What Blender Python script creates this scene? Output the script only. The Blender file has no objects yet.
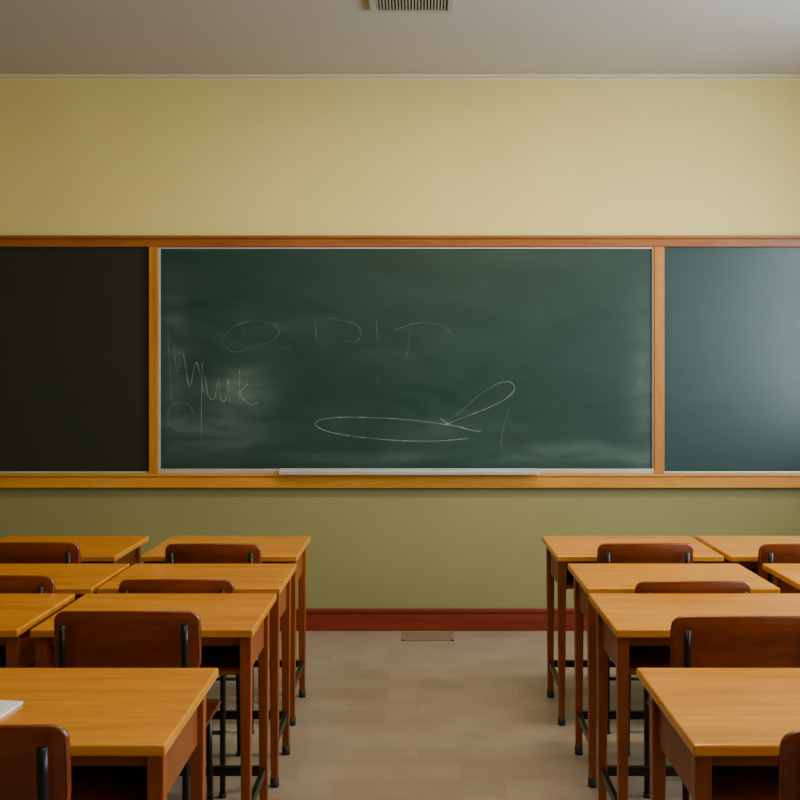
import bpy, bmesh, math, random
from mathutils import Vector, Matrix
random.seed(4)
CAMY=-5.68; H=1.45
scene=bpy.context.scene
# ------------------------------------------------------------ materials
def newmat(name):
    m=bpy.data.materials.new(name); m.use_nodes=True
    nt=m.node_tree; b=nt.nodes['Principled BSDF']; return m,nt,b
def N(nt,t,**k):
    n=nt.nodes.new(t)
    for a,v in k.items(): setattr(n,a,v)
    return n
def ramp(nt,stops):
    r=N(nt,'ShaderNodeValToRGB'); e=r.color_ramp.elements
    e[0].position=stops[0][0]; e[0].color=(*stops[0][1],1)
    e[1].position=stops[-1][0]; e[1].color=(*stops[-1][1],1)
    for p,c in stops[1:-1]:
        x=e.new(p); x.color=(*c,1)
    return r
def wood(name,dark,mid,light,scale=(1.2,14,14),rough=0.35,bump=0.05,coat=0.0):
    m,nt,b=newmat(name); L=nt.links
    tc=N(nt,'ShaderNodeTexCoord'); mp=N(nt,'ShaderNodeMapping')
    oi=N(nt,'ShaderNodeObjectInfo')
    mp.inputs['Scale'].default_value=scale
    L.new(tc.outputs['Object'],mp.inputs['Vector'])
    add=N(nt,'ShaderNodeVectorMath',operation='ADD')
    mul=N(nt,'ShaderNodeMath',operation='MULTIPLY'); mul.inputs[1].default_value=37
    L.new(oi.outputs['Random'],mul.inputs[0]); L.new(mp.outputs[0],add.inputs[0]); L.new(mul.outputs[0],add.inputs[1])
    n1=N(nt,'ShaderNodeTexNoise'); n1.inputs['Scale'].default_value=1.6; n1.inputs['Detail'].default_value=6; n1.inputs['Distortion'].default_value=0.8
    n2=N(nt,'ShaderNodeTexNoise'); n2.inputs['Scale'].default_value=7; n2.inputs['Detail'].default_value=4
    L.new(add.outputs[0],n1.inputs['Vector']); L.new(add.outputs[0],n2.inputs['Vector'])
    mx=N(nt,'ShaderNodeMix'); mx.data_type='FLOAT'; mx.inputs[0].default_value=0.35
    L.new(n1.outputs[0],mx.inputs[2]); L.new(n2.outputs[0],mx.inputs[3])
    r=ramp(nt,[(0.3,dark),(0.5,mid),(0.7,light)])
    L.new(mx.outputs[0],r.inputs[0]); L.new(r.outputs[0],b.inputs['Base Color'])
    bp=N(nt,'ShaderNodeBump'); bp.inputs['Strength'].default_value=bump; bp.inputs['Distance'].default_value=0.004
    L.new(mx.outputs[0],bp.inputs['Height']); L.new(bp.outputs[0],b.inputs['Normal'])
    b.inputs['Roughness'].default_value=rough; b.inputs['Coat Weight'].default_value=coat
    b.inputs['Coat Roughness'].default_value=0.18
    return m
def plain(name,col,rough=0.5,metal=0,var=0.08,scale=8,bump=0.0):
    m,nt,b=newmat(name); L=nt.links
    tc=N(nt,'ShaderNodeTexCoord'); n=N(nt,'ShaderNodeTexNoise'); n.inputs['Scale'].default_value=scale; n.inputs['Detail'].default_value=5
    L.new(tc.outputs['Object'],n.inputs['Vector'])
    r=ramp(nt,[(0.3,tuple(c*(1-var) for c in col)),(0.7,tuple(min(1,c*(1+var)) for c in col))])
    L.new(n.outputs[0],r.inputs[0]); L.new(r.outputs[0],b.inputs['Base Color'])
    b.inputs['Roughness'].default_value=rough; b.inputs['Metallic'].default_value=metal
    if bump:
        n3=N(nt,'ShaderNodeTexNoise'); n3.inputs['Scale'].default_value=120
        L.new(tc.outputs['Object'],n3.inputs['Vector'])
        bp=N(nt,'ShaderNodeBump'); bp.inputs['Strength'].default_value=bump; bp.inputs['Distance'].default_value=0.003
        L.new(n3.outputs[0],bp.inputs['Height']); L.new(bp.outputs[0],b.inputs['Normal'])
    return m

M_TOP=wood('honey_wood_top',(0.42,0.140,0.006),(0.60,0.225,0.008),(0.72,0.29,0.014),rough=0.32,coat=0.35)
M_DSK=wood('desk_body_wood',(0.15,0.034,0.003),(0.21,0.050,0.004),(0.28,0.070,0.006),rough=0.42)
M_LEG=wood('desk_leg_wood',(0.18,0.037,0.004),(0.25,0.053,0.005),(0.33,0.074,0.008),scale=(14,14,1.2),rough=0.36)
M_CHR=wood('chair_plywood',(0.10,0.017,0.0035),(0.16,0.028,0.0045),(0.22,0.042,0.006),scale=(2,14,10),rough=0.33,coat=0.25)
M_MET=plain('dark_metal',(0.018,0.018,0.020),0.35,0.6)
M_RUB=plain('black_rubber',(0.012,0.012,0.012),0.6)
M_RAILT=wood('rail_wood_top',(0.20,0.055,0.009),(0.29,0.086,0.014),(0.36,0.12,0.022),rough=0.4)
M_RAILB=wood('rail_wood_pine',(0.50,0.19,0.020),(0.62,0.26,0.030),(0.70,0.33,0.05),rough=0.4)
M_POST=wood('post_wood',(0.38,0.13,0.018),(0.48,0.18,0.026),(0.56,0.24,0.04),scale=(14,14,1.2),rough=0.4)
M_BASE=wood('mahogany_baseboard',(0.13,0.014,0.007),(0.19,0.022,0.010),(0.25,0.034,0.015),rough=0.35)
M_ALU=plain('aluminium',(0.62,0.63,0.62),0.35,0.5,0.05)
M_CEIL=plain('ceiling_paint',(0.47,0.45,0.42),0.9,0,0.02,2,0.05)
M_TRIM=plain('cream_trim_paint',(0.76,0.66,0.44),0.6,0,0.03)
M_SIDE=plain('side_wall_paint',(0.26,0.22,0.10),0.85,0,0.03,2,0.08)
M_BACKW=plain('back_wall_paint',(0.16,0.14,0.07),0.85,0,0.03,2,0.08)
M_PAPER=plain('paper',(0.72,0.76,0.80),0.8,0,0.02)
M_VENT=plain('vent_paint',(0.36,0.355,0.32),0.5,0,0.03)
M_FV=plain('floor_vent_paint',(0.25,0.185,0.12),0.5,0,0.03)
M_FVD=plain('floor_vent_shadow_paint',(0.14,0.105,0.07),0.7,0,0.03)
M_DARK=plain('vent_dark',(0.02,0.02,0.02),0.8)
M_WIN=plain('window_frame_paint',(0.7,0.7,0.66),0.5)

def wall_mat():
    m,nt,b=newmat('two_tone_wall_paint'); L=nt.links
    g=N(nt,'ShaderNodeNewGeometry'); s=N(nt,'ShaderNodeSeparateXYZ'); L.new(g.outputs['Position'],s.inputs[0])
    st=N(nt,'ShaderNodeMath',operation='GREATER_THAN'); st.inputs[1].default_value=0.85; L.new(s.outputs['Z'],st.inputs[0])
    n=N(nt,'ShaderNodeTexNoise'); n.inputs['Scale'].default_value=1.7; n.inputs['Detail'].default_value=6; L.new(g.outputs['Position'],n.inputs['Vector'])
    a=ramp(nt,[(0.3,(0.250,0.228,0.088)),(0.7,(0.280,0.257,0.104))])
    c=ramp(nt,[(0.3,(0.78,0.66,0.230)),(0.7,(0.83,0.71,0.260))])
    L.new(n.outputs[0],a.inputs[0]); L.new(n.outputs[0],c.inputs[0])
    mx=N(nt,'ShaderNodeMix'); mx.data_type='RGBA'
    L.new(st.outputs[0],mx.inputs[0]); L.new(a.outputs[0],mx.inputs[6]); L.new(c.outputs[0],mx.inputs[7])
    L.new(mx.outputs[2],b.inputs['Base Color']); b.inputs['Roughness'].default_value=0.75
    n3=N(nt,'ShaderNodeTexNoise'); n3.inputs['Scale'].default_value=140; L.new(g.outputs['Position'],n3.inputs['Vector'])
    bp=N(nt,'ShaderNodeBump'); bp.inputs['Strength'].default_value=0.08; bp.inputs['Distance'].default_value=0.002
    L.new(n3.outputs[0],bp.inputs['Height']); L.new(bp.outputs[0],b.inputs['Normal'])
    return m
M_WALL=wall_mat()

def floor_mat():
    m,nt,b=newmat('vinyl_tile_floor'); L=nt.links
    tc=N(nt,'ShaderNodeTexCoord')
    br=N(nt,'ShaderNodeTexBrick'); br.offset=0.5; br.squash=1
    br.inputs['Scale'].default_value=1; br.inputs['Brick Width'].default_value=0.30; br.inputs['Row Height'].default_value=0.15
    br.inputs['Mortar Size'].default_value=0.0013; br.inputs['Mortar Smooth'].default_value=0.5; br.inputs['Bias'].default_value=-0.1
    br.inputs['Color1'].default_value=(0.325,0.262,0.208,1); br.inputs['Color2'].default_value=(0.385,0.312,0.248,1); br.inputs['Mortar'].default_value=(0.265,0.208,0.163,1)
    L.new(tc.outputs['Object'],br.inputs['Vector'])
    n=N(nt,'ShaderNodeTexNoise'); n.inputs['Scale'].default_value=5; n.inputs['Detail'].default_value=8; L.new(tc.outputs['Object'],n.inputs['Vector'])
    r=ramp(nt,[(0.3,(0.82,0.81,0.80)),(0.7,(1,1,1))]); L.new(n.outputs[0],r.inputs[0])
    mx=N(nt,'ShaderNodeMix'); mx.data_type='RGBA'; mx.blend_type='MULTIPLY'; mx.inputs[0].default_value=1
    L.new(br.outputs[0],mx.inputs[6]); L.new(r.outputs[0],mx.inputs[7]); L.new(mx.outputs[2],b.inputs['Base Color'])
    b.inputs['Roughness'].default_value=0.33
    return m
M_FLOOR=floor_mat()

def board_mat(name,base,smudges,rough=0.4,haze=0.05):
    """slate green with real chalk-dust smudges: (x,z,rx,rz,strength) in wall coordinates"""
    m,nt,b=newmat(name); L=nt.links
    g=N(nt,'ShaderNodeNewGeometry'); s=N(nt,'ShaderNodeSeparateXYZ'); L.new(g.outputs['Position'],s.inputs[0])
    mp=N(nt,'ShaderNodeMapping'); mp.inputs['Rotation'].default_value=(0,0.6,0); mp.inputs['Scale'].default_value=(1.0,1,3.0)
    L.new(g.outputs['Position'],mp.inputs[0])
    n=N(nt,'ShaderNodeTexNoise'); n.inputs['Scale'].default_value=2.2; n.inputs['Detail'].default_value=8; n.inputs['Distortion'].default_value=1.2
    L.new(mp.outputs[0],n.inputs['Vector'])
    mr=N(nt,'ShaderNodeMapRange'); mr.inputs[1].default_value=0.3; mr.inputs[2].default_value=0.75; L.new(n.outputs[0],mr.inputs[0])
    tot=None
    def M(op,a,bb):
        q=N(nt,'ShaderNodeMath',operation=op)
        for i,v in enumerate((a,bb)):
            if v is None: continue
            if isinstance(v,(int,float)): q.inputs[i].default_value=v
            else: L.new(v,q.inputs[i])
        return q.outputs[0]
    for (x,z,rx,rz,st) in smudges:
        dx=M('DIVIDE',M('SUBTRACT',s.outputs['X'],x),rx); dz=M('DIVIDE',M('SUBTRACT',s.outputs['Z'],z),rz)
        d=M('ADD',M('MULTIPLY',dx,dx),M('MULTIPLY',dz,dz))
        e=M('MULTIPLY',M('EXPONENT',M('MULTIPLY',d,-1.0),None),st)
        tot=e if tot is None else M('ADD',tot,e)
    base_f=M('MULTIPLY',mr.outputs[0],haze)
    if tot is not None:
        f=M('ADD',M('MULTIPLY',tot,M('ADD',M('MULTIPLY',mr.outputs[0],0.9),0.25)),base_f)
    else: f=base_f
    mx=N(nt,'ShaderNodeMix'); mx.data_type='RGBA'; L.new(f,mx.inputs[0])
    mx.inputs[6].default_value=(*base,1); mx.inputs[7].default_value=(0.30,0.43,0.41,1)
    L.new(mx.outputs[2],b.inputs['Base Color']); b.inputs['Roughness'].default_value=rough
    return m
def wx(px): return (px-420)/176
def wz(py): return H-(py-375)/176
M_BRD=board_mat('green_chalkboard',(0.0095,0.039,0.034),[
   (wx(240),wz(392),0.17,0.12,0.34),(wx(215),wz(432),0.28,0.11,0.26),(wx(590),wz(452),0.45,0.06,0.20),(wx(400),wz(458),1.1,0.035,0.10),
   (wx(425),wz(425),0.5,0.10,0.08),(wx(250),wz(335),0.30,0.12,0.05),(wx(644),wz(400),0.09,0.45,0.14),(wx(174),wz(365),0.07,0.45,0.18),(wx(400),wz(330),1.0,0.3,0.025)],0.36,0.03)
M_BRDL=board_mat('shaded_chalkboard',(0.011,0.014,0.009),[],0.6,0.01)  # left board: low light and reflection partly darkened into base colour
M_BRDR=board_mat('blue_green_chalkboard',(0.012,0.046,0.048),[],0.33,0.02)

def chalk_mat(name,dens):
    m,nt,b=newmat(name); L=nt.links
    g=N(nt,'ShaderNodeNewGeometry'); n=N(nt,'ShaderNodeTexNoise'); n.inputs['Scale'].default_value=18; n.inputs['Detail'].default_value=6
    L.new(g.outputs['Position'],n.inputs['Vector'])
    mr=N(nt,'ShaderNodeMapRange'); mr.inputs[1].default_value=0.32; mr.inputs[2].default_value=0.68; mr.inputs[3].default_value=dens*0.12; mr.inputs[4].default_value=dens
    L.new(n.outputs[0],mr.inputs[0]); L.new(mr.outputs[0],b.inputs['Alpha'])
    b.inputs['Base Color'].default_value=(0.48,0.60,0.56,1); b.inputs['Roughness'].default_value=0.95
    return m
M_CH1=chalk_mat('chalk_bright',0.46); M_CH2=chalk_mat('chalk_faint',0.10)

# ------------------------------------------------------------ mesh builder
class Builder:
    def __init__(s,mats): s.bm=bmesh.new(); s.mats=mats
    def _merge(s,tmp,mat,smooth=False):
        i=s.mats.index(mat)
        me=bpy.data.meshes.new('t'); 
        for f in tmp.faces: f.material_index=i; f.smooth=smooth
        tmp.to_mesh(me); tmp.free(); s.bm.from_mesh(me); bpy.data.meshes.remove(me)
    def box(s,x0,x1,y0,y1,z0,z1,mat,bev=0.0,seg=2):
        t=bmesh.new(); bmesh.ops.create_cube(t,size=1)
        for v in t.verts:
            v.co=Vector(((x0+x1)/2+v.co.x*(x1-x0),(y0+y1)/2+v.co.y*(y1-y0),(z0+z1)/2+v.co.z*(z1-z0)))
        if bev: bmesh.ops.bevel(t,geom=t.edges[:],offset=bev,segments=seg,affect='EDGES',profile=0.5)
        s._merge(t,mat)
    def taper(s,c0,w0,c1,w1,mat,bev=0.003):
        """square post from c0 (bottom) to c1 (top)"""
        t=bmesh.new(); vs=[]
        for c,w in ((c0,w0),(c1,w1)):
            vs.append([t.verts.new((c[0]+sx*w/2,c[1]+sy*w/2,c[2])) for sx,sy in ((-1,-1),(1,-1),(1,1),(-1,1))])
        t.faces.new(vs[0][::-1]); t.faces.new(vs[1])
        for i in range(4): t.faces.new((vs[0][i],vs[0][(i+1)%4],vs[1][(i+1)%4],vs[1][i]))
        bmesh.ops.bevel(t,geom=t.edges[:],offset=bev,segments=2,affect='EDGES',profile=0.5)
        s._merge(t,mat)
    def tube(s,pts,r,mat,n=12):
        t=bmesh.new(); P=[Vector(p) for p in pts]; rings=[]
        up=Vector((0,0,1))
        for i,p in enumerate(P):
            d=(P[min(i+1,len(P)-1)]-P[max(i-1,0)]).normalized()
            a=d.cross(Vector((1,0,0)) if abs(d.x)<0.8 else up).normalized(); b=d.cross(a).normalized()
            rings.append([t.verts.new(p+a*r*math.cos(2*math.pi*k/n)+b*r*math.sin(2*math.pi*k/n)) for k in range(n)])
        for i in range(len(P)-1):
            for k in range(n): t.faces.new((rings[i][k],rings[i][(k+1)%n],rings[i+1][(k+1)%n],rings[i+1][k]))
        t.faces.new(rings[0][::-1]); t.faces.new(rings[-1])
        bmesh.ops.recalc_face_normals(t,faces=t.faces[:])
        s._merge(t,mat,True)
    def panel(s,W,Hh,r,thick,fn,mat):
        """rounded-corner plywood shell; fn(u,v)->(point, normal)"""
        t=bmesh.new(); xs=[]
        for k in range(9): xs.append(-W+r*(1-math.cos(math.pi/2*k/8)))
        mid=[(-W+r)+(2*(W-r))*k/12 for k in range(1,12)]
        xs=xs+mid+[-x for x in xs[::-1]]
        rows=8; F=[];B=[]
        for x in xs:
            q=max(0,abs(x)-(W-r)); h=Hh-r+math.sqrt(max(0,r*r-q*q))
            f=[];b=[]
            for j in range(rows+1):
                v=-h+2*h*j/rows; p,nn=fn(x,v)
                f.append(t.verts.new(p+nn*thick/2)); b.append(t.verts.new(p-nn*thick/2))
            F.append(f);B.append(b)
        nx=len(xs)
        for i in range(nx-1):
            for j in range(rows):
                t.faces.new((F[i][j],F[i+1][j],F[i+1][j+1],F[i][j+1])); t.faces.new((B[i][j],B[i][j+1],B[i+1][j+1],B[i+1][j]))
            t.faces.new((F[i][0],B[i][0],B[i+1][0],F[i+1][0])); t.faces.new((F[i][rows],F[i+1][rows],B[i+1][rows],B[i][rows]))
        for j in range(rows):
            t.faces.new((F[0][j],F[0][j+1],B[0][j+1],B[0][j])); t.faces.new((F[-1][j],B[-1][j],B[-1][j+1],F[-1][j+1]))
        bmesh.ops.recalc_face_normals(t,faces=t.faces[:])
        es=[e for e in t.edges if e.calc_face_angle(0)>1.0]
        bmesh.ops.bevel(t,geom=es,offset=thick*0.3,segments=2,affect='EDGES',profile=0.5)
        s._merge(t,mat,True)
    def done(s,name,loc=(0,0,0),rz=0):
        me=bpy.data.meshes.new(name); s.bm.to_mesh(me); s.bm.free()
        for m in s.mats: me.materials.append(m)
        ob=bpy.data.objects.new(name,me); ob.location=loc; ob.rotation_euler[2]=rz
        scene.collection.objects.link(ob); return ob
def single(name,boxes,mat,bev=0.0):
    B=Builder([mat])
    for b in boxes: B.box(*b,mat,bev)
    return B.done(name)

# ------------------------------------------------------------ room shell
XL,XR,YB,ZC=-3.1,2.75,-8.0,3.155
single('floor',[(XL-.15,XR+.15,YB-.15,0.15,-0.1,0)],M_FLOOR)
single('ceiling',[(XL-.15,XR+.15,YB-.15,0.15,ZC,ZC+0.1)],M_CEIL)
single('wall_front',[(XL,XR,0,0.15,0,ZC)],M_WALL)
single('wall_back',[(XL-.15,XR+.15,YB-0.15,YB,0,ZC)],M_BACKW)
single('wall_left',[(XL-0.15,XL,YB,0.15,0,ZC)],M_SIDE)
wins=[(-2.9,-1.0),(-5.2,-3.4),(-7.5,-5.7)]; WZ0,WZ1=1.0,2.75
bx=[(XR,XR+.15,YB,0.15,0,WZ0),(XR,XR+.15,YB,0.15,WZ1,ZC)]
ys=[YB]+[y for w in sorted(wins) for y in w]+[0.15]
for i in range(0,len(ys),2): bx.append((XR,XR+.15,ys[i],ys[i+1],WZ0,WZ1))
single('wall_right',bx,M_SIDE)
for i,(a,b) in enumerate(wins):
    t=0.05; c=(a+b)/2; zc=2.1
    single('window_%d'%(i+1),[(XR+.03,XR+.11,a,a+t,WZ0,WZ1),(XR+.03,XR+.11,b-t,b,WZ0,WZ1),(XR+.03,XR+.11,a+t,b-t,WZ0,WZ0+t),(XR+.03,XR+.11,a+t,b-t,WZ1-t,WZ1),
        (XR+.04,XR+.10,c-.02,c+.02,WZ0+t,WZ1-t),(XR+.045,XR+.095,a+t,c-.02,zc-.02,zc+.02),(XR+.045,XR+.095,c+.02,b-t,zc-.02,zc+.02),
        (XR-.06,XR+.03,a-.05,b+.05,WZ0-.035,WZ0)],M_WIN)
# baseboards
single('baseboard_front',[(XL,XR,-0.018,0,0,0.105),(XL,XR,-0.026,0,0.105,0.125)],M_BASE,0.003)
single('baseboard_left',[(XL,XL+.018,YB,-0.03,0,0.12)],M_BASE,0.003)
single('baseboard_right',[(XR-.018,XR,YB,-0.03,0,0.12)],M_BASE,0.003)
single('baseboard_back',[(XL+.02,XR-.02,YB,YB+.018,0,0.12)],M_BASE,0.003)
# crown and board rails
single('trim_1',[(XL,XR,-0.03,0,ZC-.018,ZC),(XL,XR,-0.012,0,ZC-.036,ZC-.018)],M_TRIM,0.004)
single('trim_2',[(XL,XR,-0.032,0,wz(247.5),wz(239.5)),(XL,XR,-0.042,0,wz(239.5),wz(236.5))],M_RAILT,0.003)
single('trim_3',[(XL,XR,-0.045,0,wz(487),wz(475.5)),(XL,XR,-0.055,0,wz(475.5),wz(473))],M_RAILB,0.003)
single('trim_4',[(wx(150.5),wx(159.5),-0.034,0,wz(473),wz(247.5))],M_POST,0.003)
single('trim_5',[(wx(653),wx(663),-0.034,0,wz(473),wz(247.5))],M_POST,0.003)
# boards
YW=-0.001
def board(name,x0,x1,z0,z1,mat,left,right,top):
    B=Builder([mat,M_ALU]); B.box(x0,x1,-0.012,YW,z0,z1,mat)
    t=0.010; y=-0.022
    B.box(x0,x1,y-.008,-0.012,z0,z0+0.026,M_ALU,0.003)
    if top: B.box(x0,x1,y,-0.012,z1-0.011,z1,M_ALU,0.002)
    if left: B.box(x0,x0+t,y,-0.012,z0+.026,z1-.011,M_ALU,0.002)
    if right: B.box(x1-t,x1,y,-0.012,z0+.026,z1-.011,M_ALU,0.002)
    return B.done(name)
board('chalkboard',wx(159.5),wx(653),wz(473),wz(247.5),M_BRD,1,1,1)
def board2(name,x0,x1,z0,z1,mat):
    B=Builder([mat,M_ALU]); B.box(x0,x1,-0.012,YW,z0,z1,mat); B.box(x0,x1,-0.018,-0.012,z0,z0+0.011,M_ALU,0.002); return B.done(name)
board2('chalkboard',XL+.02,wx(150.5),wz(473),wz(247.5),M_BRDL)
board2('chalkboard',wx(663),XR-.02,wz(473),wz(247.5),M_BRDR)
# chalk tray
B=Builder([M_ALU]); x0,x1=wx(281),wx(536); zt=wz(473.2)
B.box(x0,x1,-0.095,-0.030,zt,zt+.006,M_ALU,0.002); B.box(x0,x1,-0.101,-0.093,zt,zt+.022,M_ALU,0.003)
B.box(x0,x0+.006,-0.095,-0.030,zt+.004,zt+.024,M_ALU,0.002); B.box(x1-.006,x1,-0.095,-0.030,zt+.004,zt+.024,M_ALU,0.002)
B.box(x0,x1,-0.0345,-0.0305,zt,zt+.030,M_ALU,0.002)
B.done('chalk_tray')
# chalk strokes
def catmull(P,n=8):
    P=[Vector(p) for p in P]
    if len(P)<3: return [P[0].lerp(P[-1],k/6) for k in range(7)]
    Q=[P[0]]+P+[P[-1]]; out=[]
    for i in range(1,len(Q)-2):
        for k in range(n):
            t=k/n; a,b,c,d=Q[i-1],Q[i],Q[i+1],Q[i+2]
            out.append(0.5*((2*b)+(c-a)*t+(2*a-5*b+4*c-d)*t*t+(3*b-a-3*c+d)*t**3))
    out.append(P[-1]); return out
bright=[[(175,345),(178,372),(183,352),(190,386),(197,362),(204,392)],[(203,362),(202,400),(202,441)],
 [(205,375),(209,396),(215,398),(219,380),(221,398),(226,400),(229,379),(230,402)],[(240,370),(240,388),(238,406)],[(248,384),(241,393),(250,404),(258,402)],
 [(480,432),(450,425),(400,419),(345,417),(320,420),(317,426),(335,433),(380,439),(430,441),(470,438)],
 [(445,424),(470,415),(500,402),(514,390),(510,382),(498,383)],[(440,418),(450,424),(470,430),(481,431)]]
faint=[[(223,342),(232,328),(255,321),(277,326),(276,338),(255,347),(235,352),(225,346)],[(240,322),(246,340),(248,350)],
 [(196,416),(188,404),(175,404),(169,415),(174,428),(188,431),(195,422),(194,409)],[(498,383),(478,396),(460,412),(447,420)],
 [(197,415),(187,403),(174,403),(168,415),(173,429),(188,432)],
 [(314,320),(316,330),(316,341)],[(316,324),(330,318),(342,322)],[(343,321),(357,325),(361,335),(355,342),(344,340)],[(376,317),(377,328),(377,339)],
 [(411,321),(409,340),(406,359)],[(395,330),(420,323),(445,327),(453,338)],[(377,370),(378,380),(378,389)],
 [(178,250),(205,251),(230,250),(245,252)],[(642,356),(641,370),(638,386)],[(500,444),(504,425),(510,405)],[(168,320),(170,360),(172,400)],[(172,368),(180,350),(190,372)]]
B=Builder([M_CH1,M_CH2])
for lst,mi,w in ((bright,0,0.0040),(faint,1,0.0075)):
    for st in lst:
        pts=catmull([(wx(x),wz(y)) for x,y in st]); pv=None
        for i,p in enumerate(pts):
            d=(pts[min(i+1,len(pts)-1)]-pts[max(i-1,0)])
            if d.length<1e-6: continue
            nn=Vector((-d.y,d.x)).normalized()*w/2*(0.7+0.6*random.random())
            a=B.bm.verts.new((p.x+nn.x,-0.0126,p.y+nn.y)); b=B.bm.verts.new((p.x-nn.x,-0.0126,p.y-nn.y))
            if pv:
                f=B.bm.faces.new((pv[0],pv[1],b,a)); f.material_index=mi
            pv=(a,b)
bmesh.ops.recalc_face_normals(B.bm,faces=B.bm.faces[:])
B.done('chalk_writing')
# ceiling vent
B=Builder([M_VENT,M_DARK]); x0,x1=-0.232,0.155; y1=CAMY+4.66; y0=y1-0.39; z=ZC
B.box(x0,x1,y0,y0+.03,z-.02,z,M_VENT,.003);B.box(x0,x1,y1-.03,y1,z-.02,z,M_VENT,.003)
B.box(x0,x0+.03,y0+.03,y1-.03,z-.02,z,M_VENT,.003);B.box(x1-.03,x1,y0+.03,y1-.03,z-.02,z,M_VENT,.003)
B.box(x0+.03,x1-.03,y0+.03,y1-.03,z-.003,z,M_DARK)
for k in range(22):
    xx=x0+.037+k*(x1-x0-.07)/21.5; B.box(xx-.0035,xx+.0035,y0+.03,y1-.03,z-.016,z-.003,M_VENT)
B.done('ceiling_vent')
# floor vent
B=Builder([M_FV,M_FVD]); x0,x1=-0.1,0.185; y0,y1=CAMY+5.45,CAMY+5.63
B.box(x0,x1,y0,y1,0,0.002,M_FVD)
for a in ((x0,x1,y0,y0+.014),(x0,x1,y1-.014,y1),(x0,x0+.014,y0,y1),(x1-.014,x1,y0,y1)): B.box(*a,0,0.005,M_FV)
for k in range(10):
    yy=y0+.02+k*(y1-y0-.04)/9; B.box(x0+.014,x1-.014,yy-.0045,yy+.0045,0.001,0.004,M_FV)
B.done('floor_vent')

# ------------------------------------------------------------ desks
ZT=0.706
def desk(x0,x1,Db,Df):
    """x0..x1 across, Db/Df distance of back/front edge from camera line"""
    cx=(x0+x1)/2; cy=CAMY+(Db+Df)/2; w=(x1-x0)/2; d=(Db-Df)/2
    B=Builder([M_TOP,M_DSK,M_LEG,M_MET,M_RUB]); T=0.024
    B.box(-w,w,-d,d,ZT-T,ZT,M_TOP,0.005,3)
    zs=ZT-T; zb=zs-0.12; i=0.022; yf=-d+0.03; yb=d-0.10
    B.box(-w+i,-w+i+.018,yf,yb,zb,zs,M_DSK,.002); B.box(w-i-.018,w-i,yf,yb,zb,zs,M_DSK,.002)
    B.box(-w+i+.018,w-i-.018,yb-.018,yb,zb,zs,M_DSK,.002)
    B.box(-w+i+.018,w-i-.018,yf+.01,yb-.018,zb,zb+.012,M_DSK)
    B.box(-w+i+.018,w-i-.018,yf+.004,yf+.020,zs-.032,zs,M_DSK,.002)
    lw=0.035; lx=w-0.008-lw/2
    fy=-d+0.035; by=d-0.125
    for sx in (-1,1):
        for y in (fy,by):
            B.taper((sx*(lx),y,0.03),0.025,(sx*lx,y,zs),lw,M_LEG)
            B.tube([(sx*lx,y,0),(sx*lx,y,0.006),(sx*lx,y,0.032)],0.0155,M_RUB)
        B.box(sx*lx-.008,sx*lx+.008,fy+.012,by-.012,0.135,0.165,M_MET,.003)
    B.box(-lx+.012,lx-.012,by-.010,by+.010,0.135,0.165,M_MET,.003)
    return B.done('school_desk',(cx,cy,0))
R1=(4.63,4.11);R2=(3.95,3.49);R3=(3.41,2.92);R4=(2.545,2.01)
desk(-1.150,-0.505,*R1); desk(-1.128,-0.487,*R2); desk(-1.140,-0.488,*R3); desk(-1.150,-0.512,*R4)
desk(-1.91,-1.253,*R1); desk(-1.79,-1.145,*R2); desk(-1.82,-1.175,*R3)
desk(0.562,1.250,*R1); desk(0.582,1.258,*R2); desk(0.573,1.30,*R3); desk(0.550,1.25,*R4)
desk(1.275,1.96,*R1); desk(1.350,2.00,*R2)

# ------------------------------------------------------------ chairs
def chair(x,D,ztop,w=0.40,seat_depth=0.36,rz=0.0):
    B=Builder([M_CHR,M_MET,M_RUB]); W=w/2; zs=0.435
    hb=0.085; zc=ztop-hb
    def back(u,v):
        y=0.008+0.022*(1-(u/W)**2)*-1+0.022 +v*(-0.06)
        p=Vector((u,y,zc+v+0.006*(1-(u/W)**2)*(v/hb))); n=Vector((-0.044*u/W/W,-1,-0.06)).normalized(); return p,n
    B.panel(W,hb,0.030,0.013,back,M_CHR)
    sw=W-0.01; sd=seat_depth/2; cy=0.05+sd
    def seat(u,v):
        z=zs-0.012*(1-(u/sw)**2)*(1-min(1,(v/sd)**2)) -0.02*max(0,(v/sd-0.6))**2*3
        return Vector((u,cy+v,z)),Vector((0,0,1))
    B.panel(sw,sd,0.05,0.013,seat,M_CHR)
    lx=W-0.035; r=0.010
    for s in (-1,1):
        B.tube([(s*lx,0.0,0.0+.012),(s*lx,0.002,0.2),(s*lx,0.006,0.40),(s*lx,0.004,0.5),(s*lx,-0.004,zc-0.05),(s*lx,-0.010,zc+0.0),(s*lx,-0.011,ztop-0.03)],r,M_MET)
        B.tube([(s*lx,0.0,0),(s*lx,0.0,0.014)],0.013,M_RUB)
        fx=lx-0.01
        B.tube([(s*fx,cy+sd-0.03,0.012),(s*fx,cy+sd-0.05,0.25),(s*fx,cy+sd-0.065,zs-0.022)],r,M_MET)
        B.tube([(s*fx,cy+sd-0.03,0),(s*fx,cy+sd-0.03,0.014)],0.013,M_RUB)
        B.tube([(s*lx,0.006,zs-0.025),(s*(lx-.005),0.12,zs-0.025),(s*fx,cy+sd-0.06,zs-0.025)],0.009,M_MET)
    B.tube([(-lx,0.003,0.22),(0,0.003,0.22),(lx,0.003,0.22)],0.007,M_MET)
    B.tube([(-lx+.01,cy+sd-0.07,zs-.028),(0,cy+sd-0.07,zs-.028),(lx-.01,cy+sd-0.07,zs-.028)],0.007,M_MET)
    return B.done('school_chair',(x,CAMY+D,0),rz)
c1=4.045;c2=3.435;c3=2.74;c4=1.83
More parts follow.
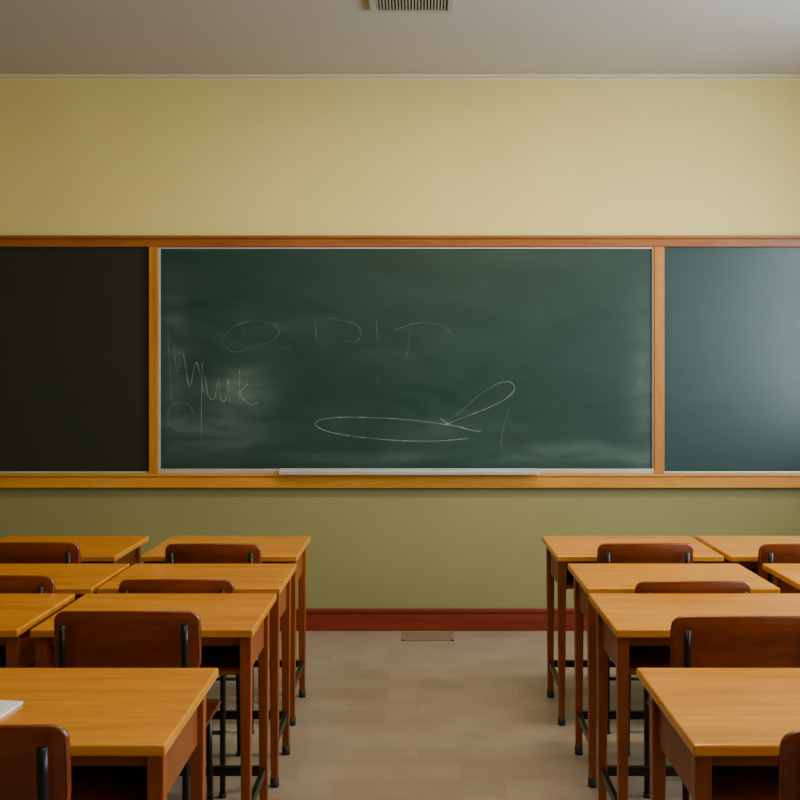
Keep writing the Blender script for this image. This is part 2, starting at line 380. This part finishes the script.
chair(-0.843,c1,0.762,0.39); chair(-0.843,c2,0.742,0.40); chair(-0.81,c3,0.797,0.405); chair(-0.852,c4,0.802)
chair(-1.585,c1,0.767); chair(-1.465,c2,0.755)
chair(0.918,c1,0.764,0.39); chair(0.945,c2,0.736); chair(0.905,c3,0.783,0.42); chair(0.87,c4,0.79)
chair(1.58,c1,0.762)

# papers on the near-left desk
B=Builder([M_PAPER])
for k in range(6):
    a=-0.12+0.02*random.uniform(-1,1); c,s=math.cos(a),math.sin(a); z=0.0+k*0.0012
    t=[(-.105,-.065),(.105,-.065),(.105,.065),(-.105,.065)]
    lo=[B.bm.verts.new((x*c-y*s,x*s+y*c,z)) for x,y in t]; hi=[B.bm.verts.new((x*c-y*s,x*s+y*c,z+.001)) for x,y in t]
    B.bm.faces.new(lo[::-1]);B.bm.faces.new(hi)
    for i in range(4): B.bm.faces.new((lo[i],lo[(i+1)%4],hi[(i+1)%4],hi[i]))
B.done('paper_stack',(-1.01,CAMY+2.21,ZT))

# ------------------------------------------------------------ added unseen ceiling fixtures + daylight
def emis(name,col,st):
    m,nt,b=newmat(name); b.inputs['Emission Color'].default_value=(*col,1); b.inputs['Emission Strength'].default_value=st; b.inputs['Base Color'].default_value=(.8,.8,.8,1); return m
M_EM=emis('added_fill_diffuser',(1,0.82,0.55),2.0)
FILL_LAMPS=((-0.65,-1.75,14),(0.85,-1.75,44),(0.0,-4.3,16))  # ceiling lamps added out of view to brighten front wall and room
for (fx,fy,e) in FILL_LAMPS:
    B=Builder([M_WIN,M_EM]); B.box(-.62,.62,-.16,.16,-.03,0,M_WIN,.004); B.box(-.59,.59,-.13,.13,-.036,-.028,M_EM)
    B.done('added_fill_fixture',(fx,fy,ZC))
def area(name,loc,rot,sx,sy,e,col,spread=180):
    l=bpy.data.lights.new(name,'AREA'); l.shape='RECTANGLE'; l.size=sx; l.size_y=sy; l.energy=e; l.color=col; l.spread=math.radians(spread)
    o=bpy.data.objects.new(name,l); o.location=loc; o.rotation_euler=rot; scene.collection.objects.link(o); return o
for (fx,fy,e) in FILL_LAMPS:
    area('added_fill_light',(fx,fy,ZC-0.045),(0,0,0),1.15,0.24,e,(1,0.82,0.50))
for i,(a,b) in enumerate(wins):
    area('window_daylight',(XR+0.35,(a+b)/2,(WZ0+WZ1)/2+0.1),(0,math.radians(90),0),1.8,b-a,(190,65,25)[i],((0.80,0.94,1.0),(1,0.88,0.66),(1,0.88,0.66))[i])
w=bpy.data.worlds.new('sky'); scene.world=w; w.use_nodes=True
nt=w.node_tree; bg=nt.nodes['Background']
sk=nt.nodes.new('ShaderNodeTexSky'); sk.sky_type='HOSEK_WILKIE'
nt.links.new(sk.outputs[0],bg.inputs[0]); bg.inputs[1].default_value=0.5

cam=bpy.data.cameras.new('camera'); co=bpy.data.objects.new('camera',cam); scene.collection.objects.link(co)
co.location=(0,CAMY,H); co.rotation_euler=(math.radians(90),0,0)
cam.sensor_width=36; cam.lens=45; cam.shift_x=-0.025; cam.shift_y=-0.03125; cam.clip_start=0.05
scene.camera=co
